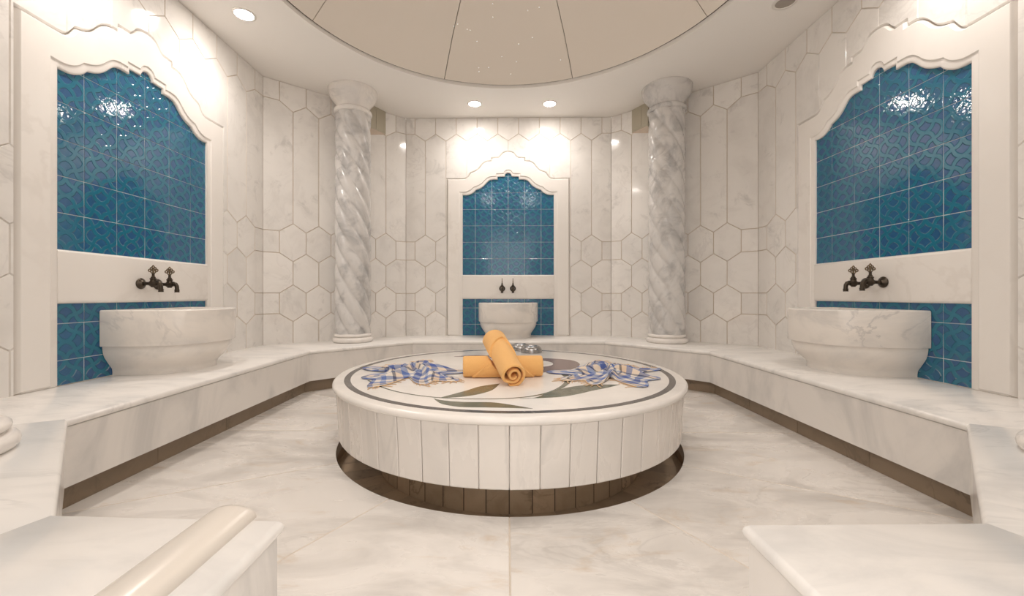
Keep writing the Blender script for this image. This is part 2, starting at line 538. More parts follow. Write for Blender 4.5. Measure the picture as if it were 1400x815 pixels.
def mir(p): return (-p[0], p[1])
Z0 = BT - 0.06
wall('wall_back', mir(CB), CB, 0.257, 1.271, Z0, CH, 0.1, cut=1.271)
wall('wall_back_left', mir(CL), mir(CB), 0.2565, 0.279, Z0, CH, 0.2)
wall('wall_back_right', CB, CL, 0.2565, 1.57 - 0.279, Z0, CH, 0.2)
wall('wall_left', mir(FL), mir(CL), 0.266, 2.61, Z0, CH, 0.12, cut=2.802 - 1.27)
wall('wall_right', CL, FL, 0.266, 0.27, Z0, CH, 0.12, cut=4.15 - 2.826)
wall('wall_front_left', mir(FB), mir(FL), 0.2565, 0.279, Z0, CH, 0.2)
wall('wall_front_right', FL, FB, 0.2565, 0.279, Z0, CH, 0.2)
wall('wall_front', FB, mir(FB), 0.257, 1.271, 0.0, CH, 0.1, hole=(1.271 - 0.56, 1.271 + 0.56, 2.25))
# doorway reveal the lens stands in
bm = bmesh.new()
for sx in (-1, 1):
    prism(bm, [(sx * 0.56, 0.256), (sx * 0.60, 0.256), (sx * 0.60, -0.25), (sx * 0.56, -0.25)], [(0, 0), (0, 2.29)], lambda x, y, h: (x, y, h), bottom=True)
prism(bm, [(-0.60, 0.256), (0.60, 0.256), (0.60, -0.25), (-0.60, -0.25)], [(0, 2.25), (0, 2.29)], lambda x, y, h: (x, y, h), bottom=True)
o = link('trim_1', bm, M_FRAME); o['kind'] = 'structure'

# ------------------------------------------------------------------ floor: twelve wedge slabs round the sunken channel
OCT = [FB, FL, CL, CB, mir(CB), mir(CL), mir(FL), mir(FB)]
def ray_oct(t, c=(0, CY), poly=OCT):
    dx, dy = cos(t), sin(t); best = 1e9
    for i in range(len(poly)):
        (x1, y1), (x2, y2) = poly[i], poly[(i + 1) % len(poly)]
        ex, ey = x2 - x1, y2 - y1
        det = dx * ey - dy * ex
        if abs(det) < 1e-9: continue
        rx, ry = x1 - c[0], y1 - c[1]
        u = (rx * ey - ry * ex) / det; v = (rx * dy - ry * dx) / det
        if u > 0 and -1e-6 <= v <= 1 + 1e-6: best = min(best, u)
    return best
R_CH = 1.042
bm = bmesh.new()
flr = [(-2.6, -0.3), (2.6, -0.3), (2.6, 5.3), (-2.6, 5.3)]
for k in range(12):
    t0 = radians(-90 + 30 * k); t1 = t0 + radians(30)
    poly = [(R_CH * cos(t0 + (t1 - t0) * i / 14), CY + R_CH * sin(t0 + (t1 - t0) * i / 14)) for i in range(15)]
    tm = (t0 + t1) / 2
    r0, r1 = ray_oct(t0, poly=flr), ray_oct(t1, poly=flr)
    poly += [(r1 * cos(t1), CY + r1 * sin(t1))]
    corner = [c for c in flr if t0 < (atan2(c[1] - CY, c[0]) % (2 * pi)) - (0 if t0 >= 0 else 0) < t1 or t0 < atan2(c[1] - CY, c[0]) < t1]
    if corner: poly += corner[:1]
    poly += [(r0 * cos(t0), CY + r0 * sin(t0))]
    n = len(poly)
    fl = [0.4] * 14 + [1] + [0] * (n - 16) + [1]
    prism(bm, poly, [(0, -0.06), (0, -0.004), (0.0036, 0.0)], lambda x, y, h: (x, y, h), flags=fl, side=(1, 2))
o = link('floor', bm, [M_FLOOR, M_GROOVE]); o['kind'] = 'structure'

# ------------------------------------------------------------------ ceiling ring and shallow dome
R_D, YD = 1.735, 2.703
bm = bmesh.new()
N = 192
inn, out, lip, gap = [], [], [], []
for i in range(N):
    t = 2 * pi * i / N
    r = ray_oct(t, (0, YD)) + 0.02
    inn.append(bm.verts.new((R_D * cos(t), YD + R_D * sin(t), CH)))
    out.append(bm.verts.new((r * cos(t), YD + r * sin(t), CH)))
    lip.append(bm.verts.new((R_D * cos(t), YD + R_D * sin(t), CH + 0.075)))
for i in range(N):
    j = (i + 1) % N
    bm.faces.new((inn[i], inn[j], out[j], out[i]))
    bm.faces.new((inn[i], inn[j], lip[j], lip[i]))
o = link('ceiling', bm, M_CEIL); o['kind'] = 'structure'
dome = empty('ceiling_dome', (0, YD, CH + 0.012)); dome['kind'] = 'structure'
S_D = 2.50
def dome_pt(r, t, dz=0.0):
    z = sqrt(S_D ** 2 - r ** 2) - sqrt(S_D ** 2 - 1.735 ** 2)
    return (r * cos(t), r * sin(t), z + dz)
bm = bmesh.new()
rr = [1.775, 1.4, 1.0, 0.6, 0.2, 0.01]
rings = [[bm.verts.new(dome_pt(r, 2 * pi * i / 96, 0.03)) for i in range(96)] for r in rr]
for a, b in zip(rings, rings[1:]):
    for i in range(96): bm.faces.new((a[i], a[(i + 1) % 96], b[(i + 1) % 96], b[i]))
link('dome_backing', bm, M_DARK, dome, 60)
for k in range(8):
    bm = bmesh.new()
    t0, t1 = radians(22.5 + 45 * k), radians(67.5 + 45 * k)
    rad = [1.718, 1.6, 1.4, 1.2, 1.0, 0.8, 0.6, 0.4, 0.25]
    g = []
    for r in rad:
        e = 0.0035 / r
        g.append([bm.verts.new(dome_pt(r, t0 + e + (t1 - t0 - 2 * e) * i / 14)) for i in range(15)])
    for a, b in zip(g, g[1:]):
        for i in range(14): bm.faces.new((a[i], a[i + 1], b[i + 1], b[i]))
    for lst in ([row[0] for row in g], [row[-1] for row in g], g[0]):
        top = [bm.verts.new((v.co.x, v.co.y, v.co.z + 0.02)) for v in lst]
        for i in range(len(lst) - 1): bm.faces.new((lst[i], lst[i + 1], top[i + 1], top[i]))
    link('dome_panel', bm, M_DOME, dome, 40)
bm = bmesh.new(); lathe(bm, [(0.27, 0.0), (0.27, -0.012), (0.02, -0.012)], 48, (0, 0, dome_pt(0.25, 0)[2]), cap1=True)
link('dome_boss', bm, M_DOME, dome, 40)
rs = random.Random(3)
for k in range(22):
    t = radians(rs.uniform(70, 113)); r = rs.uniform(1.0, 1.68)
    p = dome_pt(r, t, -0.002)
    bm = bmesh.new(); bmesh.ops.create_icosphere(bm, subdivisions=1, radius=0.0035)
    s = link('star_light', bm, M_STAR, dome, 60); s.location = p

# ------------------------------------------------------------------ stone bench that runs round the room
P4, P3, P2, P1 = (0.507, 0.262), (0.507, 0.925), (1.041, 0.94), (1.785, 1.66)
Q1, Q2 = (1.794, 3.755), (1.036, 4.523)
bench = empty('stone_bench', (0, CY, 0))
tag(bench, 'white marble bench running right round the room along the walls', 'bench')
def bf(x, y, h): return (x, y - CY, h)
BN = [(0.010, -0.034), (0.003, -0.028), (0.0, -0.017), (0.003, -0.007), (0.010, 0.0)]
def slab(poly, flags):
    bm = bmesh.new()
    pr = [(o_, BT + h) for o_, h in BN]
    poly2 = poly
    prism(bm, poly2, pr, bf, flags=flags, bottom=True)
    return link('seat_slab', bm, M_BENCH, bench, 50)
def lerp(a, b, t): return (a[0] + (b[0] - a[0]) * t, a[1] + (b[1] - a[1]) * t)
JT = 0.04
for sx in (1, -1):
    m = (lambda p: p) if sx == 1 else mir
    slab([m(P4), m(P3), m(P2), m(FB)], [1, 1, JT, 0])
    slab([m(P2), m(P1), m(FL), m(FB)], [1, JT, 0, JT])
    segs = [0, 0.30, 0.66, 1.0]
    for a, b in zip(segs, segs[1:]):
        slab([m(lerp(P1, Q1, a)), m(lerp(P1, Q1, b)), m(lerp(FL, CL, b)), m(lerp(FL, CL, a))], [1, JT, 0, JT])
    slab([m(Q1), m(Q2), m(CB), m(CL)], [1, JT, 0, JT])
    slab([m(Q2), (0, Q2[1]), (0, CB[1]), m(CB)], [1, JT, 0, JT])
inner = [P4, P3, P2, P1, Q1, Q2, mir(Q2), mir(Q1), mir(P1), mir(P2), mir(P3), mir(P4)]
def off_path(path, d):
    """path moved away from the room centre by d"""
    n = len(path); L = []
    for i in range(n - 1):
        a, b = path[i], path[i + 1]
        dx, dy = b[0] - a[0], b[1] - a[1]; l = hypot(dx, dy)
        L.append((dy / l, -dx / l, (dy * a[0] - dx * a[1]) / l + d))
    out = []
    for i in range(n):
        if i == 0: out.append((path[0][0] + L[0][0] * d, path[0][1] + L[0][1] * d)); continue
        if i == n - 1: out.append((path[-1][0] + L[-1][0] * d, path[-1][1] + L[-1][1] * d)); continue
        n1, n2 = L[i - 1], L[i]
        det = n1[0] * n2[1] - n1[1] * n2[0]
        out.append(((n1[2] * n2[1] - n1[1] * n2[2]) / det, (n1[0] * n2[2] - n1[2] * n2[0]) / det))
    return out
pa, pb = off_path(inner, 0.010), off_path(inner, 0.030)
ta, tb = off_path(inner, 0.062), off_path(inner, 0.085)
for i in range(len(inner) - 1):
    ln = hypot(inner[i + 1][0] - inner[i][0], inner[i + 1][1] - inner[i][1])
    k = 1 if ln < 1.3 else 2
    for q in range(k):
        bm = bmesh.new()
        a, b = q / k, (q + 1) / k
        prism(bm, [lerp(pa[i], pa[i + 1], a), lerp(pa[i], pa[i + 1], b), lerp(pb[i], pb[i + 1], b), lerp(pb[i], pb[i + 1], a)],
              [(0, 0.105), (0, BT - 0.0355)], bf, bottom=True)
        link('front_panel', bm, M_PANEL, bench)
    bm = bmesh.new()
    k = max(1, round(ln / 0.55))
    for q in range(k):
        a, b = q / k, (q + 1) / k
        e = 0.0015 / ln
        prism(bm, [lerp(ta[i], ta[i + 1], a + e), lerp(ta[i], ta[i + 1], b - e), lerp(tb[i], tb[i + 1], b - e), lerp(tb[i], tb[i + 1], a + e)],
              [(0, 0.0), (0, 0.112)], bf, bottom=True)
    link('toe_kick', bm, M_BROWN, bench)
bm = bmesh.new()
pc, pd = off_path(inner, 0.028), off_path(inner, 0.10)
for i in range(len(inner) - 1):
    prism(bm, [pc[i], pc[i + 1], pd[i + 1], pd[i]], [(0, 0.105), (0, 0.111)], bf, bottom=True)
link('panel_underside', bm, M_BROWN, bench)

# rounded stone kerb on the bench end by the way in
kerb = bmesh.new()
prof = []
for i in range(13):
    t = pi * i / 12
    prof.append((-0.0505 * cos(t), 0.005 + 0.027 * sin(t) ** 0.8))
prof = [(-0.0505, 0.0)] + prof + [(0.0505, 0.0)]
ys = [0.262, 0.60, 0.915, 0.926, 0.931]
sc = [1, 1, 1, 0.95, 0.80]
rings = []
for y, s in zip(ys, sc):
    rings.append([kerb.verts.new((px, y - 0.6, pz * s)) for px, pz in prof])
for a, b in zip(rings, rings[1:]):
    for i in range(len(prof)):
        j = (i + 1) % len(prof)
        kerb.faces.new((a[i], a[j], b[j], b[i]))
kerb.faces.new(rings[0]); kerb.faces.new(rings[-1][::-1])
o = link('stone_kerb', kerb, M_KERB, None, 50); o.location = (-0.6235, 0.6, BT)
tag(o, 'rounded cream stone kerb lying along the bench end at lower left', 'kerb')

# ------------------------------------------------------------------ round heated platform
plat = empty('round_platform', (0, CY, 0))
tag(plat, 'large round white marble platform with black ring inlay in the room centre', 'platform')
RP = 1.063
bm = bmesh.new()
N = 128
prof = [(1.02, PT - 0.036)]
for i in range(9):
    t = -pi / 2 + pi * i / 8
    prof.append((RP - 0.018 + 0.018 * cos(t), PT - 0.018 + 0.018 * sin(t)))
lathe(bm, prof, N, cap1=True, cap0=True)
link('top_slab', bm, M_PLAT, plat, 50)
bm = bmesh.new()
NS = 52
for k in range(NS):
    t0 = -pi / 2 + 2 * pi * (k) / NS; t1 = t0 + 2 * pi / NS
    e = 0.0010
    def rr_(r, t, z): return (r * cos(t), r * sin(t), z)
    g = []
    for z, r in ((0.100, 1.028), (0.104, 1.031), (0.24, 1.037), (PT - 0.037, 1.046)):
        g.append([bm.verts.new(rr_(r - (0.003 if i in (0, 4) else 0), t0 + e + (t1 - t0 - 2 * e) * (0, 0.03, 0.5, 0.97, 1)[i], z)) for i in range(5)])
    for a, b in zip(g, g[1:]):
        for i in range(4): bm.faces.new((a[i], a[i + 1], b[i + 1], b[i]))
    back = [bm.verts.new(rr_(0.99, t0 + (t1 - t0) * i / 4, 0.100)) for i in range(5)]
    for i in range(4): bm.faces.new((back[i], back[i + 1], g[0][i + 1], g[0][i]))
link('side_staves', bm, M_STAVE, plat, 20)
bm = bmesh.new()
lathe(bm, [(1.0, 0.100), (1.022, 0.104), (1.032, PT - 0.037)], N)
link('stave_joints', bm, M_GROOVE, plat, 40)
bm = bmesh.new()
for k in range(48):
    t0 = 2 * pi * k / 48; t1 = t0 + 2 * pi / 48; e = 0.0028
    v = []
    for z, r in ((-0.112, 0.812), (0.112, 0.812)):
        v.append([bm.verts.new((r * cos(t0 + e + (t1 - t0 - 2 * e) * i / 3), r * sin(t0 + e + (t1 - t0 - 2 * e) * i / 3), z)) for i in range(4)])
    for i in range(3): bm.faces.new((v[0][i], v[0][i + 1], v[1][i + 1], v[1][i]))
link('plinth_tiles', bm, M_BROWN2, plat)
bm = bmesh.new()
lathe(bm, [(0.807, -0.114), (0.807, 0.112), (1.01, 0.112), (1.01, 0.101)], 96)
link('plinth_core', bm, M_DARK, plat, 30)
# channel in the floor
bm = bmesh.new()
for k in range(48):
    t0 = 2 * pi * k / 48; t1 = t0 + 2 * pi / 48; e = 0.0026
    v = []
    for r in (0.815, 1.030):
        v.append([bm.verts.new((r * cos(t0 + e + (t1 - t0 - 2 * e) * i / 3), CY + r * sin(t0 + e + (t1 - t0 - 2 * e) * i / 3), -0.110)) for i in range(4)])
    for i in range(3): bm.faces.new((v[0][i], v[0][i + 1], v[1][i + 1], v[1][i]))
ch = link('floor_channel', bm, M_BROWN2); ch['kind'] = 'structure'
bm = bmesh.new()
lathe(bm, [(0.80, -0.113), (1.044, -0.113), (1.044, -0.0035)], 96, (0, CY, 0))
o = link('channel_lining', bm, M_BROWN2, ch, 30); o['kind'] = 'structure'

def plate(name, pts, mat, h=0.0012):
    bm = bmesh.new()
    prism(bm, pts, [(0, PT - 0.0005), (0, PT + h - 0.0004), (0.0005, PT + h)], lambda x, y, z: (x, y - CY, z))
    return link(name, bm, mat, plat)
bm = bmesh.new()
lathe(bm, [(0.966, PT - 0.0005), (0.967, PT + 0.001), (1.0005, PT + 0.001), (1.0015, PT - 0.0005)], 128)
link('inlay_ring', bm, M_BLACKST, plat)
def band(name, path, w, mat, n=8):
    p = smooth_path(path, n); L = len(p)
    l, r = [], []
    for i in range(L):
        a, b = p[max(i - 1, 0)], p[min(i + 1, L - 1)]
        dx, dy = b[0] - a[0], b[1] - a[1]; q = hypot(dx, dy)
        ww = w(i / (L - 1)) / 2
        l.append((p[i][0] - dy / q * ww, p[i][1] + dx / q * ww)); r.append((p[i][0] + dy / q * ww, p[i][1] - dx / q * ww))
    bm = bmesh.new()
    L_ = [bm.verts.new((x, y - CY, PT + 0.001)) for x, y in l]; R_ = [bm.verts.new((x, y - CY, PT + 0.001)) for x, y in r]
    for i in range(L - 1): bm.faces.new((L_[i], L_[i + 1], R_[i + 1], R_[i]))
    return link(name, bm, mat, plat)
band('inlay_stem', [(-0.80, 2.36), (-0.694, 2.216), (-0.596, 2.114), (-0.499, 2.042), (-0.399, 1.991), (-0.307, 1.962), (-0.157, 1.944), (0.013, 1.962), (0.141, 2.025), (0.242, 2.139), (0.32, 2.312), (0.345, 2.482), (0.33, 2.62)],
     lambda t: 0.010 + 0.036 * max(0, t - 0.62) / 0.38, M_GREENST)
def leaf(name, up, lo, mat):
    return plate(name, smooth_path(up, 6)[:-1] + smooth_path(lo, 6)[:-1], mat)
leaf('inlay_leaf', [(-0.330, 1.962), (-0.223, 2.105), (-0.151, 2.215), (-0.05, 2.285)], [(-0.05, 2.285), (-0.085, 2.133), (-0.152, 2.037), (-0.235, 1.983), (-0.330, 1.962)], M_GREENST)
leaf('inlay_leaf', [(-0.354, 1.951), (-0.299, 1.913), (-0.2, 1.887), (-0.082, 1.884), (0.012, 1.84), (0.10, 1.782)], [(0.10, 1.782), (0.0, 1.793), (-0.101, 1.80), (-0.215, 1.807), (-0.302, 1.858), (-0.354, 1.951)], M_GREENST)
leaf('inlay_leaf', [(0.05, 1.955), (0.124, 1.974), (0.211, 2.098), (0.334, 2.213), (0.451, 2.262), (0.60, 2.27)], [(0.60, 2.27), (0.51, 2.19), (0.429, 2.13), (0.335, 2.05), (0.225, 1.985), (0.05, 1.955)], M_GREENST)
# plum flower: a broad petal ring with a pale eye
pet = smooth_path([(-0.02, 2.62), (0.10, 2.60), (0.218, 2.62), (0.355, 2.679), (0.45, 2.80), (0.50, 2.95), (0.472, 3.11), (0.343, 3.19), (0.20, 3.20), (0.08, 3.10), (0.0, 2.9), (-0.02, 2.62)], 6)[:-1]
pt_ = plate('inlay_petal', pet, M_PLUMST); pt_['label'] = 'plum marble flower inlay'
pe = plate('petal_eye', [(0.20 + 0.115 * cos(2 * pi * i / 28), 2.96 + 0.135 * sin(2 * pi * i / 28)) for i in range(28)], M_PLAT, 0.002)
pe.parent = pt_
leaf('inlay_petal', [(-0.43, 3.29), (-0.33, 3.345), (-0.22, 3.37), (-0.08, 3.33)], [(-0.08, 3.33), (-0.1, 3.2), (-0.20, 3.24), (-0.32, 3.29), (-0.43, 3.29)], M_PLUMST)

# ------------------------------------------------------------------ twisted columns
def column(loc, label, cross=0.0, full=True, ph=0.0, bs=1.0):
    c = empty('twisted_column', loc)
    tag(c, label, 'column', 'twisted marble columns on the bench', 'thing')
    bm = bmesh.new()
    pr = [(0.17, 0.0005), (0.18, 0.0005)]
    for i in range(9):
        t = -pi / 2 + pi * i / 8
        pr.append((0.186 + 0.024 * cos(t), 0.027 + 0.027 * sin(t)))
    pr += [(0.182, 0.054), (0.182, 0.058)]
    for i in range(9):
        t = -pi / 2 + pi * i / 8
        pr.append((0.174 + 0.019 * cos(t), 0.076 + 0.018 * sin(t)))
    pr += [(0.17, 0.094), (0.15, 0.094)]
    lathe(bm, [(r_ * bs, z_) for r_, z_ in pr], 64, cap0=True, cap1=True)
    link('base', bm, M_COLBASE, c, 60)
    bm = bmesh.new()
    NS_, NZ = 120, 150
    z0, z1 = 0.092, 2.445
    rg = []
    kz = 2 * pi / 1.42
    for j in range(NZ + 1):
        z = z0 + (z1 - z0) * j / NZ
        row = []
        for i in range(NS_):
            t = 2 * pi * i / NS_
            ph1 = (t + z * kz + ph) * 6 / 2
            s = abs(sin(ph1))
            r = 0.186 - 0.034 * (1 - s ** 0.62)
            if cross:
                r = 0.185 - 0.024 * (1 - s ** 0.55)
                s2 = abs(sin((t - z * kz * 0.9) * 6 / 2))
                r -= cross * max(0, 1 - s2 / 0.20)
            top = max(0.0, (z - 2.12) / 0.33)
            if top > 0 and not cross:
                s2 = abs(sin((t - z * kz * 0.9) * 4 / 2))
                r -= 0.004 * min(1, top * 2) * max(0, 1 - s2 / 0.16)
            row.append(bm.verts.new((r * cos(t), r * sin(t), z)))
        rg.append(row)
    for a, b in zip(rg, rg[1:]):
        for i in range(NS_): bm.faces.new((a[i], a[(i + 1) % NS_], b[(i + 1) % NS_], b[i]))
    link('shaft', bm, M_COLUMN, c, 80)
    bm = bmesh.new()
    pr = [(0.16, 2.435)]
    for i in range(9):
        t = -pi / 2 + pi * i / 8
        pr.append((0.176 + 0.022 * cos(t), 2.462 + 0.026 * sin(t)))
    pr += [(0.168, 2.495), (0.167, 2.508), (0.176, 2.535), (0.200, 2.568), (0.229, 2.602), (0.245, 2.638), (0.253, 2.672), (0.254, 2.6975)]
    lathe(bm, pr, 72, cap0=True, cap1=True)
    link('capital', bm, M_COLUMN if full else M_COLBASE, c, 45)
    return c
column((-1.675, 4.48, BT), 'twisted grey marble column left of the far basin', 0.0, False)
column((1.685, 4.47, BT), 'twisted grey marble column right of the far basin', 0.007, True, 0.4)
column((-1.80, 1.20, BT), 'column whose pale base shows at the left picture edge', 0.0, False, bs=1.14)
column((1.825, 1.225, BT), 'column whose pale base shows at the right picture edge', 0.0, False, bs=1.14)

# ------------------------------------------------------------------ tiled niches
def niche(name, pos, rz, label, bx, veil=0.0):
    """local x runs along the wall (seen from the room, left to right), -y into the room; heights from lens height"""
    n = empty(name, (pos[0], pos[1], EYE), rz)
    tag(n, label, 'niche', 'blue tiled wall niches', 'thing')
    zb = BT - EYE + 0.0005
    f = lambda x, z, h: (x, -h, z)
    def U(outer, inner_, prof, nm, mat):
        poly = [(outer[0][0], zb)] + outer + [(outer[-1][0], zb)] + [(inner_[-1][0], zb)] + inner_[::-1] + [(inner_[0][0], zb)]
        bm = bmesh.new()
        prism(bm, poly, prof, f)
        return link(nm, bm, mat, n, 35)
    INC2 = [(x * 1.055, z + 0.026) for x, z in INC]
    OUT2 = [(x * 0.97, z - 0.02) for x, z in OUTC]
    U(OUTC, INC2, [(0, -0.02), (0.001, -0.016), (0.004, -0.002), (0.009, 0.009), (0.014, 0.013)], 'frame', M_FRAME)
    U(OUT2, INC, [(0, -0.02), (0, 0.000), (0.003, 0.004), (0.009, 0.0065)], 'frame_lip', M_FRAME)
    # blue tiles, one pane of relief tiles above the ledge and one below
    T = 0.204; z1 = 0.2515; z2 = -0.046
    for (lo, hi) in ((z1 - 0.02, 1.60), (zb + 0.001, z2 + 0.02)):
        bm = bmesh.new()
        uvl = bm.loops.layers.uv.new('UVMap')
        rnd = random.Random(5)
        bd = [(-0.60, lo), (0.60, lo), (0.60, min(hi, 1.33)), (-0.60, min(hi, 1.33))]
        if hi > 1.4: bd = [(-0.60, lo), (0.60, lo), (0.60, 1.33), (0.36, 1.49), (0.15, 1.565), (-0.15, 1.565), (-0.36, 1.49), (-0.60, 1.33)]
        def clipbd(Q):
            for i in range(len(bd)):
                a, b = bd[i], bd[(i + 1) % len(bd)]
                ex, ey = b[0] - a[0], b[1] - a[1]
                Q = clip_half(Q, ey, -ex, ey * a[0] - ex * a[1])
                if len(Q) < 3: return []
            return Q
        back = [bm.verts.new(f(x, z, 0.0055 - 0.018)) for x, z in bd]
        bf_ = bm.faces.new(back); bf_.material_index = 1
        for i in range(-3, 3):
            for j in range(-5, 8):
                Q = clipbd([(i * T, z1 + j * T), ((i + 1) * T, z1 + j * T), ((i + 1) * T, z1 + (j + 1) * T), (i * T, z1 + (j + 1) * T)])
                if len(Q) < 3: continue
                tx, tz = rnd.gauss(0, 0.005), rnd.gauss(0, 0.005)
                cx_, cz_ = (i + 0.5) * T, z1 + (j + 0.5) * T
                ff = lambda x, z, h: (x, -(h - 0.018 + (tx * (x - cx_) + tz * (z - cz_))), z)
                rings = prism(bm, Q, [(0.0021, 0.004), (0.0021, 0.0074), (0.0032, 0.0082)], ff)
        for fc in bm.faces:
            for lp in fc.loops: lp[uvl].uv = (lp.vert.co.x, lp.vert.co.z - z1)
        link('tile_panel', bm, [M_TILE, M_GROUT], n)
    bm = bmesh.new()
    prism(bm, [(-0.5685, z2), (0.5685, z2), (0.5685, z1), (-0.5685, z1)], [(0, -0.018), (0, -0.002), (0.004, 0.005), (0.011, 0.009), (0.020, 0.010)], f, flags=[1, 0.2, 1, 0.2])
    link('ledge_panel', bm, M_FRAME, n, 50)
    return n
niche('wall_niche', (0, 5.17), 0, 'smallest looking blue tiled niche, in the back wall facing the camera', 0)
niche('wall_niche', (-2.464, 2.802), pi / 2, 'blue tiled niche with scalloped marble frame in the left wall', 0)
niche('wall_niche', (2.464, 2.826), -pi / 2, 'blue tiled niche with scalloped marble frame in the right wall', 0)

# ------------------------------------------------------------------ marble basins
def basin(pos, rz, label):
    bm = bmesh.new()
    prof = [(0.279, 0.0), (0.279, 0.020), (0.282, 0.042), (0.300, 0.068), (0.318, 0.096), (0.333, 0.122), (0.342, 0.150), (0.345, 0.178), (0.345, 0.1865),
            (0.358, 0.188), (0.361, 0.194), (0.3615, 0.30), (0.361, 0.402), (0.358, 0.407), (0.352, 0.4095),
            (0.322, 0.4095), (0.316, 0.407), (0.313, 0.400), (0.30, 0.30), (0.27, 0.20), (0.20, 0.13), (0.08, 0.11)]
    NT = 48; e = 2 / 2.6
    rings = []
    for k, (a, z) in enumerate(prof):
        inside = k >= 15
        b = a * 1.40
        y0 = -0.006 + (0.045 if inside else 0.0)
        if inside: b = a * 1.40 - 0.045
        ring = []
        for i in range(NT + 1):
            t = -pi / 2 + pi * i / NT
            x = a * (abs(sin(t)) ** e) * (1 if t > 0 else -1)
            y = b * (abs(cos(t)) ** e) if 0 < i < NT else 0.0
            ring.append(bm.verts.new((x, -(y0 + y), z)))
        rings.append(ring)
    for a, b in zip(rings, rings[1:]):
        for i in range(NT): bm.faces.new((a[i], a[i + 1], b[i + 1], b[i]))
        bm.faces.new((a[NT], a[0], b[0], b[NT]))
    bm.faces.new(rings[0]); bm.faces.new(rings[-1])
    o = link('marble_basin', bm, M_BASIN, None, 38)
    o.location = (pos[0], pos[1], BT + 0.0005); o.rotation_euler = (0, 0, rz)
    tag(o, label, 'basin', 'half round marble basins on the bench')
    return o
basin((0, 5.17), 0, 'half round marble basin on the bench under the far back niche')
basin((-2.464, 2.842), pi / 2, 'half round marble basin on the left bench under the left niche')
basin((2.464, 2.842), -pi / 2, 'half round veined marble basin on the right bench under the right niche')

# ------------------------------------------------------------------ bib taps
def tap_proto():
    r = empty('bronze_tap')
    M = Matrix.Rotation(pi / 2, 4, 'X')     # lathe axis z -> -y
    bm = bmesh.new(); lathe(bm, [(0.036, 0.0), (0.037, 0.004), (0.034, 0.010), (0.024, 0.015), (0.020, 0.022), (0.016, 0.026)], 32, cap0=True, cap1=True, M=M)
    link('wall_flange', bm, M_BRONZE, r, 40)
    bm = bmesh.new(); tube(bm, [(0, -0.015, 0), (0, -0.045, 0), (0, -0.062, 0), (0, -0.070, 0), (0, -0.085, 0), (0, -0.100, 0), (0, -0.112, 0)], [0.0115, 0.0115, 0.0125, 0.019, 0.0215, 0.019, 0.014], 20)
    lathe(bm, [(0.012, -0.024), (0.014, -0.020), (0.018, -0.010), (0.019, 0.012), (0.016, 0.026), (0.019, 0.028), (0.019, 0.034), (0.014, 0.037), (0.013, 0.044), (0.0085, 0.048), (0.0075, 0.062), (0.010, 0.064), (0.006, 0.068)], 24, (0, -0.086, 0), cap0=True, cap1=True)
    vb = link('valve_body', bm, M_BRONZE, r, 40)
    bm = bmesh.new()
    tube(bm, [(0, -0.100, 0.004), (0, -0.115, 0.006), (0, -0.128, 0.001), (0, -0.136, -0.012), (0, -0.138, -0.028), (0, -0.138, -0.036)], [0.013, 0.0135, 0.0135, 0.013, 0.0125, 0.0125], 18)
    lathe(bm, [(0.0145, -0.036), (0.0155, -0.039), (0.0155, -0.044), (0.0135, -0.046), (0.0150, -0.049), (0.0150, -0.056), (0.011, -0.056)], 22, (0, -0.138, 0), cap0=True, cap1=True)
    link('spout', bm, M_BRONZE, r, 40)
    bm = bmesh.new()
    Y, Z = (0, 1, 0), (0, 0, 1)
    c = (0, -0.086, 0.088)
    for dy, dz, R in ((0, 0.022, 0.0075), (-0.024, 0.0, 0.0078), (0.024, 0.0, 0.0078), (-0.0125, 0.0125, 0.007), (0.0125, 0.0125, 0.007), (-0.0085, -0.0095, 0.0078), (0.0085, -0.0095, 0.0078)):
        torus(bm, (0, c[1] + dy, c[2] + dz), Y, Z, R, 0.0036, 18, 8)
    tube(bm, [(0, -0.086, 0.066), (0, -0.086, 0.100)], [0.006, 0.004], 10)
    bmesh.ops.create_icosphere(bm, subdivisions=2, radius=0.0065, matrix=Matrix.Translation((0, -0.086, 0.088)))
    bmesh.ops.create_icosphere(bm, subdivisions=2, radius=0.0045, matrix=Matrix.Translation((0, -0.086, 0.120)))
    tag(link('handle', bm, M_BRASS, vb, 60), 'openwork brass handle')
    return r
proto = tap_proto()
first = True
def tap(x, y, z, rz, label):
    global first
    o = proto if first else copy_tree(proto)
    first = False
    o.location = (x, y, z); o.rotation_euler = (0, 0, rz)
    tag(o, label, 'tap', 'bronze taps over the basins')
D = 0.011
tap(-2.464 + D, 2.743, EYE + 0.078, pi / 2, 'bronze tap on the left wall, nearer one above the left basin')
tap(-2.464 + D, 2.878, EYE + 0.076, pi / 2, 'bronze tap on the left wall, farther one above the left basin')
tap(2.464 - D, 2.771, EYE + 0.086, -pi / 2, 'bronze tap on the right wall, nearer one above the right basin')
tap(2.464 - D, 2.905, EYE + 0.082, -pi / 2, 'bronze tap on the right wall, farther one above the right basin')
tap(-0.074, 5.17 - D, EYE + 0.083, 0, 'left one of two bronze taps above the far basin')
tap(0.058, 5.17 - D, EYE + 0.083, 0, 'right one of two bronze taps above the far basin')

